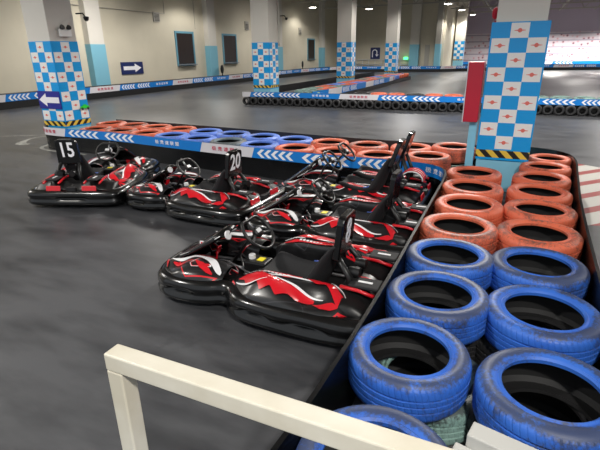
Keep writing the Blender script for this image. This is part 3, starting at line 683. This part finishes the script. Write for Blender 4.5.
# ------------------------------------------------------------------ karts
def kart_outline(hw):
    k = hw / .56
    half = [(.875, 0), (.872, .14), (.845, .30), (.77, .42), (.64, .48), (.48, .485), (.35, .455), (.26, .41), (.19, .425), (.11, .50), (-.03, .55), (-.35, .565), (-.64, .555), (-.80, .51), (-.855, .42), (-.868, .2), (-.868, 0)]
    pts = [(x, y * k) for x, y in half] + [(x, -y * k) for x, y in half[-2:0:-1]]
    return catmull(pts, 5)
def edge_y(out, x):   # half width of the outline at x
    best = 0
    for i in range(len(out)):
        a, c = out[i], out[(i + 1) % len(out)]
        if (a[0] - x) * (c[0] - x) <= 0 and abs(a[0] - c[0]) > 1e-9:
            t = (x - a[0]) / (c[0] - a[0]); best = max(best, a[1] + (c[1] - a[1]) * t)
    return best
def smooth(a, b_, x): t = max(0, min(1, (x - a) / (b_ - a))); return t * t * (3 - 2 * t)
def make_kart(label, loc, rz, number=None, hw=.56, seats=(0,), lift=0, seat_h=1.0, soff=.1, scale=1.0):
    K = empty('go_kart', loc, rz, label, 'go-kart', 'racing karts parked inside the barrier')
    K.scale = (scale, scale, scale)
    out = kart_outline(hw); n = len(out)
    nrm = []
    for i in range(n):
        a, c = out[i - 1], out[(i + 1) % n]; tx, ty = c[0] - a[0], c[1] - a[1]; l = math.hypot(tx, ty); nrm.append((-ty / l, tx / l))
    # outline runs nose -> left side -> rear, counter-clockwise, so outward is (ty,-tx)
    nrm = [(-a, -b_) for a, b_ in nrm]
    def ring_at(i):
        x, y = out[i]; nx, ny = nrm[i]; ay = abs(y) / hw
        rec = 0
        for cx, wd in ((.56, .12), (-.06, .12), (-.42, .15)):
            rec = max(rec, smooth(wd, wd * .55, abs(x - cx)) * smooth(.55, .75, ay))
        if abs(y) < .22 * hw / .56: rec = max(rec, .8 * smooth(.2, .13, abs(y)))
        prof = [(-.075, .045), (-.01, .04), (.012, .06), (.014, .085), (.002 - .045 * rec, .1), (.0 - .05 * rec, .122), (.012 - .012 * rec, .138), (.01, .165), (-.012, .192), (-.045, .205), (-.085, .2), (-.1, .17), (-.095, .08)]
        return [(x + nx * o_, y + ny * o_, z) for o_, z in prof]
    b = MB(); b.loft([ring_at(i) for i in range(n)], True, False, True); b.build('bumper', M['gloss'], K, smooth='all')
    b = MB(); inner = [(out[i][0] - nrm[i][0] * .09, out[i][1] - nrm[i][1] * .09) for i in range(n)]
    b.prism(inner, Matrix.Translation((0, 0, .055)), .015); b.build('floor_tray', M['satin'], K)
    yin = hw - .3
    def pod_pt(x, v):
        yo = edge_y(out, x) - .03; yi = yin + .04 * smooth(.0, .2, x); hgt = .285 - .07 * smooth(-.05, .2, x) - .05 * smooth(-.5, -.66, x)
        z = hgt + .02 * math.sin(v * PI) - .075 * v ** 2.2 - .05 * math.exp(-((x + .42) / .13) ** 2 - ((v - .62) / .22) ** 2) + .014 * math.sin(x * 13 + v * 5) * math.sin(v * PI)
        return (x, yi + (yo - yi) * v, z)
    def fair_pt(x, v):
        yo = edge_y(out, x) - .035; yi = .15 * hw / .56; yo = max(yo, yi + .04)
        z = .275 - .075 * smooth(.55, .84, x) - .03 * smooth(.42, .28, x) - .05 * v ** 2.5 + .02 * math.sin(v * PI) - .03 * (1 - v) ** 2 - .04 * math.exp(-((x - .66) / .07) ** 2 - ((v - .55) / .25) ** 2)
        return (x, yi + (yo - yi) * v, z)
    def decal(fn, s, rows, lift_=.005, sharp=False):
        b = MB()
        if sharp:
            P_ = []
            for a_, c_ in zip(rows[:-1], rows[1:]): P_ += [tuple(p + (q_ - p) * k_ / 4 for p, q_ in zip(a_, c_)) for k_ in range(4)]
            P_.append(rows[-1])
        else: P_ = catmull(rows, 4, False)
        m_ = 4; vs_ = []
        for r_ in P_:
            for j in range(m_ + 1):
                x_, y_, z_ = fn(r_[0], r_[1] + (r_[2] - r_[1]) * j / m_); vs_.append((x_, s * y_, z_ + lift_))
        b.add(vs_, [(i * (m_ + 1) + j, i * (m_ + 1) + j + 1, (i + 1) * (m_ + 1) + j + 1, (i + 1) * (m_ + 1) + j) for i in range(len(P_) - 1) for j in range(m_)])
        return b
    for s in (1, -1):   # side pods
        b = MB(); rings = []
        NX = 22; NY = 8
        for i in range(NX + 1):
            t = i / NX; x = -.66 + t * (.2 + .66); yo = edge_y(out, x) - .03
            yi = yin + .04 * smooth(.0, .2, x); hgt = .285 - .07 * smooth(-.05, .2, x) - .05 * smooth(-.5, -.66, x)
            ring = []
            for j in range(NY + 1):
                v = j / NY; y = yi + (yo - yi) * v
                z = hgt + .02 * math.sin(v * PI) - .075 * v ** 2.2
                # moulded hollow at the rear of the pod
                z -= .05 * math.exp(-((x + .42) / .13) ** 2 - ((v - .62) / .22) ** 2)
                z += .014 * math.sin(x * 13 + v * 5) * math.sin(v * PI)
                if i in (0, NX): z -= .035
                ring.append((x, s * y, z))
            ring = [(x, s * yi, .1)] + ring + [(x, s * (yo + .005), .12)]
            rings.append(ring)
        b.loft(rings, False, False, False)
        for rows in ([(.14, .4, .42), (.08, .3, .5), (.04, .34, .7), (-.04, .24, .62), (-.08, .3, .8), (-.14, .3, .66), (-.2, .32, .84), (-.27, .4, .7), (-.34, .46, .78), (-.44, .6, .68)],
                     [(.12, .05, .07), (.02, .02, .16), (-.1, .04, .1), (-.18, .03, .2), (-.3, .08, .12)], [(-.44, .7, .72), (-.5, .72, .86), (-.56, .66, .84), (-.6, .7, .74)],
                     [(-.34, .1, .13), (-.42, .12, .3), (-.48, .14, .26), (-.54, .2, .5), (-.6, .4, .76)], [(.19, .5, .9), (.16, .62, .86), (.13, .78, .82)]):
            d_ = decal(pod_pt, s, rows, .008, True); b.add(d_.v, d_.f, 1)
        for rows in ([(.12, .16, .2), (.04, .2, .25), (-.06, .2, .22)], [(.15, .56, .6), (.08, .62, .68), (.02, .66, .7), (-.04, .6, .62), (-.1, .48, .5)],
                     [(-.14, .3, .33), (-.26, .36, .42), (-.38, .5, .54), (-.5, .62, .64)], [(-.5, .1, .13), (-.58, .2, .25), (-.62, .38, .42)]):
            d_ = decal(pod_pt, s, rows, .011); b.add(d_.v, d_.f, 2)
        for q in range(7):
            d_ = decal(pod_pt, s, [(-.02 - q * .028, .08, .16), (-.04 - q * .028, .08, .16)], .011); b.add(d_.v, d_.f, 2)
        b.build('side_pod', [M['livery'], M['red'], M['kwhite']], K, smooth='all', sub=1)
        b = MB(); b.tube([(-.5, s * (yin + .05), .3), (-.2, s * (yin + .04), .3), (.0, s * (yin + .05), .285)], .005, 6); b.build('pod_trim', M['kwhite'] if s > 0 else M['red'], K, smooth='all')
    for s in (1, -1):   # front wheel covers
        b = MB(); rings = []
        for i in range(15):
            t = i / 14; x = .27 + t * .56; yo = edge_y(out, x) - .035; yi = .15 * hw / .56; yo = max(yo, yi + .04); ring = []
            for j in range(8):
                v = j / 7; y = yi + (yo - yi) * v
                z = .275 - .075 * smooth(.55, .84, x) - .03 * smooth(.42, .28, x) - .05 * v ** 2.5 + .02 * math.sin(v * PI) - .03 * (1 - v) ** 2
                z -= .04 * math.exp(-((x - .66) / .07) ** 2 - ((v - .55) / .25) ** 2)
                ring.append((x, s * y, z))
            ring = [(x, s * yi, .13)] + ring + [(x, s * yo, .15)]
            rings.append(ring)
        b.loft(rings, False)
        for rows in ([(.79, .36, .42), (.72, .3, .44), (.62, .22, .4), (.52, .22, .36), (.44, .26, .46), (.37, .4, .64), (.32, .6, .8), (.29, .78, .86)],):
            d_ = decal(fair_pt, s, rows, .010); b.add(d_.v, d_.f, 2)
        for rows in ([(.82, .5, .96), (.79, .62, .96), (.75, .8, .94)], [(.78, .14, .2), (.66, .06, .14), (.52, .08, .13), (.42, .12, .16)], [(.52, .5, .54), (.45, .56, .74), (.38, .72, .86), (.34, .84, .88)], [(.74, .5, .56), (.66, .46, .66), (.6, .52, .62), (.54, .5, .54)]):
            d_ = decal(fair_pt, s, rows, .008, True); b.add(d_.v, d_.f, 1)
        b.build('front_fairing', [M['livery'], M['red'], M['kwhite']], K, smooth='all', sub=1)
    # nose panel sloping up towards the steering wheel
    b = MB(); rings = []
    for i in range(12):
        t = i / 11; x = .84 - .44 * t; z = .2 + .27 * t ** 1.1 + lift * .5 * t; w = .17 - .02 * t - (.07 * ((t - .75) / .25) ** 2 if t > .75 else 0)
        z -= 0 if t < .99 else .02
        r1 = [(x + .012, w * u, z - .035 * abs(u) ** 2.4) for u in (-1, -.8, -.4, 0, .4, .8, 1)]
        r2 = [(x - .012, w * u * .93, z - .02 - .035 * abs(u) ** 2.4) for u in (1, .8, .4, 0, -.4, -.8, -1)]
        rings.append(r1 + r2)
    b.loft(rings, True, True); np_ = b.build('nose_panel', M['gloss'], K, smooth='all')
    for s in (1, -1):
        b = MB(); b.tube([(.83, s * .13, .19), (.7, s * .152, .25), (.55, s * .15, .335), (.43, s * .125, .41 + lift * .4)], .0035, 6); b.build('nose_stripe', M['kwhite'] if s > 0 else M['red'], np_, smooth='all')
    T = Matrix.Translation((.40, .07, .405 + lift * .5)) @ Matrix.Rotation(-PI / 2 + .3, 4, 'Y')
    b = MB(); b.prism([(.034 * math.cos(a) , .034 * math.sin(a)) for a in [k * PI / 10 for k in range(20)]], T, .012); b.build('round_badge', M['kwhite'], np_)
    for (sx_, sy_, rr) in ((.60, .12, .5), (.60, -.12, -.5)):
        b = MB(); b.box((sx_, sy_ * .9, .325), (.05, .004, .03), 0, Matrix.Rotation(rr * .3, 3, 'X')); b.box((sx_, sy_ * .9 - .003 * (1 if sy_ < 0 else -1), .325), (.03, .004, .014), 1, Matrix.Rotation(rr * .3, 3, 'X'))
        b.build('small_sticker', [M['kwhite'], M['red']], np_)
    # front wheels in the waist, rear wheels under the deck
    for wx, wy, rad, wd in ((.5, hw - .19, .098, .09), (.5, -(hw - .19), .098, .09), (-.5, hw - .2, .108, .14), (-.5, -(hw - .2), .108, .14)):
        mbw = MB(); R_ = Matrix.Rotation(PI / 2, 3, 'X'); q = rad
        mbw.lathe([(q * .5, -wd / 2), (q * .9, -wd / 2), (q, -wd / 2 + .015), (q, wd / 2 - .015), (q * .9, wd / 2), (q * .5, wd / 2)], 28, (wx, wy, rad), R_, True)
        w = mbw.build('wheel', M['rubber'], K, smooth=True)
        h = MB(); h.lathe([(0, -.02), (q * .3, -.02), (q * .48, -wd / 2 + .005), (q * .5, -wd / 2 + .005), (q * .5, wd / 2 - .005), (q * .48, wd / 2 - .005), (q * .3, .02), (0, .02)], 20, (wx, wy, rad), R_)
        h.build('hub', M['chrome'], w, smooth=True)
    # frame tubes
    b = MB()
    for s in (1, -1):
        b.tube([(.78, s * .1, .1), (.62, s * .14, .1), (.3, s * .2, .09), (-.3, s * .23, .09), (-.75, s * .22, .1)], .013, 8)
    b.tube([(-.5, -hw + .22, .108), (-.5, hw - .22, .108)], .012, 8); b.tube([(.5, -hw + .22, .1), (.5, hw - .22, .1)], .012, 8); b.tube([(.76, -.1, .1), (.76, .1, .1)], .013, 8)
    b.build('frame', M['chrome'], K, smooth='all')
    # cockpit per seat
    for wy in seats:
        sy = wy
        tz = lift
        # pedals
        for s in (1, -1):
            b = MB(); b.tube([(.62, sy + s * .07, .09), (.6, sy + s * .075, .2), (.585, sy + s * .075, .215)], .007, 6); b.box((.59, sy + s * .075, .2), (.012, .05, .06), 0, Matrix.Rotation(-.3, 3, 'Y'))
            b.build('pedal', M['chrome'] if s > 0 else M['red'], K)
        # steering column and wheel
        c = Vector((.18, sy, .44 + tz)); ax = Vector((-math.cos(math.radians(44)), 0, math.sin(math.radians(44))))
        b = MB(); b.tube([c, c - ax * .12, (.42, sy, .14)], .012, 8); b.tube([(.3, sy - .05, .09), (.27, sy, .27 + tz * .5), (.3, sy + .05, .09)], .009, 6)
        b.build('steering_column', M['satin'], K, smooth='all')
        u = Vector((0, 1, 0)); w = ax.cross(u)
        ring = []
        for k in range(40):
            a = 2 * PI * k / 40; ca, sa = math.cos(a), math.sin(a)
            # flattened bottom rim
            rr = .142 if not (sa * 1 < -.78) else .142 * .78 / abs(sa) * 1.0
            ring.append(c + u * ca * rr + w * (-sa) * rr * -1)
        b = MB(); b.tube(ring, .0125, 10, 0, True)
        sw = b.build('steering_wheel', M['satin'], K, smooth='all')
        b = MB()
        for a in (PI / 2 + PI, .35, PI - .35):
            d = u * math.cos(a) + w * math.sin(a)
            b.tube([c - ax * .015 + d * .02, c - ax * .012 + d * .08, c + d * .135], [.014, .01, .009], 6)
        b.build('spoke', M['chrome'], sw, smooth='all')
        Rm = Matrix((u, w, ax)).transposed()
        b = MB(); b.lathe([(0, -.03), (.03, -.03), (.042, -.005), (.038, .012), (0, .014)], 20, c, Rm); b.build('hub', M['satin'], sw, smooth='all')
        b = MB(); b.box(c + ax * .016 + w * -.006, (.05, .03, .004), 0, Rm); b.build('wheel_badge', M['kwhite'], sw)
        # seat shell, set off to one side as on rental karts
        sy = wy + soff
        prof = catmull([(.06, .235), (.02, .215), (-.08, .165), (-.2, .135), (-.31, .145), (-.39, .21), (-.435, .32), (-.475, .43), (-.51, .52)], 3, False)
        prof = [(x, z * (1 if seat_h == 1 else 1 + (seat_h - 1) * smooth(.1, .5, z)) + tz * .6) for x, z in prof]
        rings = []; NP = len(prof)
        for i, (x, z) in enumerate(prof):
            a = prof[max(0, i - 1)]; d = prof[min(NP - 1, i + 1)]; tx, tz_ = d[0] - a[0], d[1] - a[1]; l = math.hypot(tx, tz_)
            nx, nz = -tz_ / l, tx / l
            if nz < 0 and nx < 0: nx, nz = -nx, -nz
            # normal must point to the driver: up over the pan, forward over the back
            if tx < 0 and nz < 0: nx, nz = -nx, -nz
            nx, nz = (tz_ / l, -tx / l)
            wing = .10 * math.sin(PI * min(1, (i + 2) / (NP + 1))) + .02
            wdt = .17 - .025 * smooth(.5, 1, i / NP)
            ring = []
            for j in range(13):
                q = -1 + j / 6; f_ = abs(q) ** 3
                ring.append((x + nx * wing * f_, sy + q * wdt * (1 - .04 * f_), z + nz * wing * f_))
            rings.append(ring)
        b = MB(); b.loft(rings, False); seat = b.build('seat', M['matte'], K, smooth='all', solid=.018)
        for s in (1, -1):
            b = MB(); b.tube([(r[12 if s > 0 else 0][0], r[12 if s > 0 else 0][1], r[12 if s > 0 else 0][2]) for r in rings[10:16]], .008, 6); b.build('seat_piping', M['seatblue'], seat, smooth='all')
        # number board on two struts behind the seat
        zt = .43 + tz * 1.15; hb = .285
        lean = .1 if seat_h == 1 else .3
        F_ = Matrix.Translation((-.5, sy, zt)) @ Matrix.Rotation(-lean, 4, 'Y') @ Matrix(((0, 0, 1, 0), (1, 0, 0, 0), (0, 1, 0, 0), (0, 0, 0, 1)))
        # local x -> across, local y -> up, local z -> forward
        pl = []
        for (px, py) in ((-.125, 0),):
            pl.append((px, py))
        def rc(cx, cy, r0, a0): return [(cx + r0 * math.cos(a0 + k * PI / 8), cy + r0 * math.sin(a0 + k * PI / 8)) for k in range(5)]
        poly = [(-.135, 0), (.135, 0)] + rc(.072, hb - .05, .05, 0) + rc(-.072, hb - .05, .05, PI / 2)
        b = MB(); b.prism(poly, F_ @ Matrix.Translation((0, 0, -.023)), .046); board = b.build('number_board', M['gloss'], K, bevel=.008)
        if number:
            tv, tf = text_mesh(number, .235, 1.0, .004)
            b = MB(); b.add([F_ @ Vector((-v[0] * .8, v[1] + hb * .56, -.0235 - (.002 if v[2] > 0 else 0))) for v in tv], tf); b.build('number', M['signw'], board)
        b = MB()
        for s in (1, -1):
            p0 = F_ @ Vector((s * .1, .02, 0)); b.tube([p0, (-.6, sy + s * .135, .33), (-.58, sy + s * .145, .18)], [.02, .022, .018], 8)
            b.tube([F_ @ Vector((s * .05, .0, 0)), (-.5, sy + s * .06, .38 + tz * .3)], .01, 6)
        b.tube([(-.6, sy - .135, .33), (-.6, sy + .135, .33)], .013, 6)
        b.build('board_support', M['satin'], K, smooth='all')
        for s in (1, -1):
            b = MB(); b.lathe([(0, -.035), (.035, -.035), (.038, 0), (.035, .035), (0, .035)], 14, (-.61, sy + s * .07, .345), Matrix.Rotation(PI / 2, 3, 'Y')); b.build('headrest_pad', M['satin'], K, smooth=True)
    # battery box with yellow label between the pedals and the seat
    b = MB(); b.span(.1, .28, seats[0] - .07, seats[0] + .07, .07, .22 + lift * .3); bb = b.build('battery_box', M['satin'], K, bevel=.012)
    b = MB(); b.span(.14, .19, seats[0] - .035, seats[0] + .025, .2205 + lift * .3, .2235 + lift * .3); b.build('warning_label', M['yellow'], bb)
    b = MB(); b.lathe([(0, 0), (.026, 0), (.026, .03), (0, .032)], 14, (.24, seats[0], .22 + lift * .3)); b.build('cap', M['kwhite'], bb, smooth=True)
    # rods and hoses beside the seat
    rnd = random.Random(len(label))
    b = MB()
    for q in range(4):
        y0 = rnd.uniform(-.2, .2); y1 = rnd.uniform(-.28, .28)
        b.tube(catmull([(.62, y0, .12), (.45, y0 * .8, .17 + rnd.random() * .06), (.2, y1, .13), (-.05, y1, .16)], 5, False), .006, 6)
    b.build('control_rods', M['chrome'], K, smooth='all')
    # engine deck at the back
    w = hw - .12
    b = MB(); rings = []
    for i in range(9):
        x = -.80 + .03 * i; ring = []
        h_ = .20 + .07 * smooth(-.82, -.66, x) + lift * .2
        for j in range(25):
            q = -1 + j / 12; z = h_ - .03 * abs(q) ** 4
            if abs(abs(q) - .5) < .12: z += .022
            if abs(q) < .18: z -= .03
            ring.append((x, q * w, z))
        ring = [(x, -w, .12)] + ring + [(x, w, .12)]
        rings.append(ring)
    b.loft(rings, False); dk = b.build('engine_deck', M['satin'], K, smooth='all', solid=.008)
    for s in (1, -1):
        b = MB(); b.box((-.825, s * .2, .215), (.012, .16, .075), 0, Matrix.Rotation(.2, 3, 'Y')); b.build('rear_panel', M['red'], dk, bevel=.004)
        b = MB(); b.box((-.70, s * w * .52, .31 + lift * .2), (.19, .13, .02)); b.build('deck_pad', M['matte'], dk, bevel=.008)
        for e_ in (1, -1):
            b = MB(); b.tube([(-.8, s * w * .52 + e_ * .085, .275 + lift * .2), (-.68, s * w * .52 + e_ * .085, .3 + lift * .2), (-.56, s * w * .52 + e_ * .07, .3 + lift * .2)], .012, 6); b.build('deck_stripe', M['red'], dk, smooth='all')
        b = MB(); b.box((-.70, s * w * .52, .3215 + lift * .2), (.09, .02, .003)); b.build('deck_lettering', M['kwhite'], dk)
    b = MB(); b.span(-.84, -.79, -.05, .05, .16, .24); b.build('exhaust_box', M['matte'], dk, bevel=.006)
    return K
W = math.pi
make_kart('go-kart number 15 facing away, nearest the left edge', (-4.78, 4.275, 0), math.radians(112), '15', scale=1.04, soff=.13)
make_kart('go-kart number 20 with red and white side, second from the left', (-3.1, 4.12, 0), math.radians(178), '20')
make_kart('large nearest go-kart in front of the tyre island', (-1.375, 2.67, 0), W, '8')
make_kart('middle go-kart between the nearest one and the two-seater', (-1.33, 3.84, 0), W, hw=.55)
tw = make_kart('two-seater go-kart with two steering wheels beside the banner', (-1.55, 4.91, 0), W, None, .5, (.25, -.25), .1, 1.1, 0)
b = MB(); rings = []
for i in range(9):
    a = PI * i / 8; rings.append([(-.66 + .12 * math.cos(a), y, .33 + .1 * math.sin(a)) for y in (-.16, -.12, -.04, .02)])
b.loft(rings, False); ck = b.build('engine_cowl', M['kwhite'], tw, smooth='all', solid=.012)
for q in (-.13, -.07, -.01):
    b = MB(); b.tube([(-.66 + .127 * math.cos(PI * i / 8), q, .33 + .107 * math.sin(PI * i / 8)) for i in range(9)], .009, 6); b.build('cowl_stripe', M['red'], ck, smooth='all')

# ------------------------------------------------------------------ lamps
lp_mesh = None
LAMPS = [(-14.5, 34.5, 4.8), (-11.17, 37.9, 4.8), (-10.5, 47.0, 4.8), (-5.13, 37.1, 4.8), (-4.8, 43.0, 4.8), (-4.5, 49.3, 4.8), (-13.6, 20.6, 4.75), (6.2, 50, 4.8), (9.3, 50, 4.8)]
proto = None
for i, (x, y, z) in enumerate(LAMPS):
    lab = 'hanging bell lamp under the roof, %s of the nine counted from the left' % ORD[[6, 0, 1, 2, 3, 4, 5, 7, 8].index(i)]
    if proto is None:
        o = empty('high_bay_lamp', (x, y, z), 0, lab, 'lamp', 'hanging high-bay lamps')
        g = MB(); g.lathe([(.05, .35), (.12, .3), (.16, .2), (.3, .05), (.34, 0), (.32, 0), (.14, .18), (.04, .3)], 24); g.build('lamp_shade', M['steel'], o, smooth=True)
        g = MB(); g.lathe([(0, -.03), (.16, -.02), (.28, .03), (.0, .05)], 24); g.build('bulb', M['lampon'], o, smooth='all')
        g = MB(); g.tube([(0, 0, .33), (0, 0, 1.5)], .012, 6); g.build('suspension_rod', M['steel'], o)
        proto = o
    else:
        o = copy_tree(proto, (x, y, z)); o['label'] = lab
def spot(x, y, z, e, col=(1, .96, .9), ang=150, r=.18, target=None):
    l = bpy.data.lights.new('lamp_light', 'SPOT'); l.energy = e; l.color = col; l.spot_size = math.radians(ang); l.spot_blend = .35; l.shadow_soft_size = r
    o = bpy.data.objects.new('lamp_light', l); COL.objects.link(o); o.location = (x, y, z)
    if target: o.rotation_euler = (Vector(target) - Vector((x, y, z))).to_track_quat('-Z', 'Y').to_euler()
    return o
KEY = 420
for (x, y, z) in LAMPS: spot(x, y, z - .06, KEY * (.35 if x < -14 else .7 if x < -13 else 1))
# rest of the lamp grid out of frame, plus spots added to brighten the mural
for (x, y, e) in [(-12.5, 14, 700), (-12.5, 3, 600), (-4.4, 22, 420), (4, 22, 420), (-12.6, 28, 420), (3.8, 30, 420), (12, 30, 420), (4, 40, 420), (12, 40, 420), (-4.6, 30, 420),
                  (-.8, 10.4, 900), (-5.5, .2, 380), (1.8, -1.6, 620), (7, 9, 420), (-4.3, 12, 260), (4, 14, 420), (16, 50, 1800), (3, 50, 1800), (9, 51, 1500)]:
    spot(x, y, 4.9, e, r=1.3 if x < -12 else .18)
w = bpy.data.worlds.new('world'); sc.world = w; w.use_nodes = True
w.node_tree.nodes['Background'].inputs[0].default_value = (.9, .95, 1, 1); w.node_tree.nodes['Background'].inputs[1].default_value = .35

# ------------------------------------------------------------------ camera
f = 455.; p = math.radians(20.7); r = math.radians(.7); a = math.radians(24.55)
Fv = Vector((0, math.cos(p), -math.sin(p))); Rv = Vector((1, 0, 0)); Uv = Rv.cross(Fv)
R2 = Rv * math.cos(r) - Uv * math.sin(r); U2 = Uv * math.cos(r) + Rv * math.sin(r)
Zr = Matrix.Rotation(a, 3, 'Z'); Fv, R2, U2 = Zr @ Fv, Zr @ R2, Zr @ U2
cam = bpy.data.cameras.new('camera'); co = bpy.data.objects.new('camera', cam); COL.objects.link(co); sc.camera = co
m4 = Matrix((R2, U2, -Fv)).transposed().to_4x4(); m4.translation = (0, 0, 1.65); co.matrix_world = m4
cam.sensor_width = 36; cam.lens = 36 * f / 600; cam.clip_start = .02; cam.clip_end = 200
vs = sc.view_settings; vs.view_transform = 'Standard'; vs.look = 'None'; vs.exposure = .9; vs.gamma = 1; vs.use_curve_mapping = False
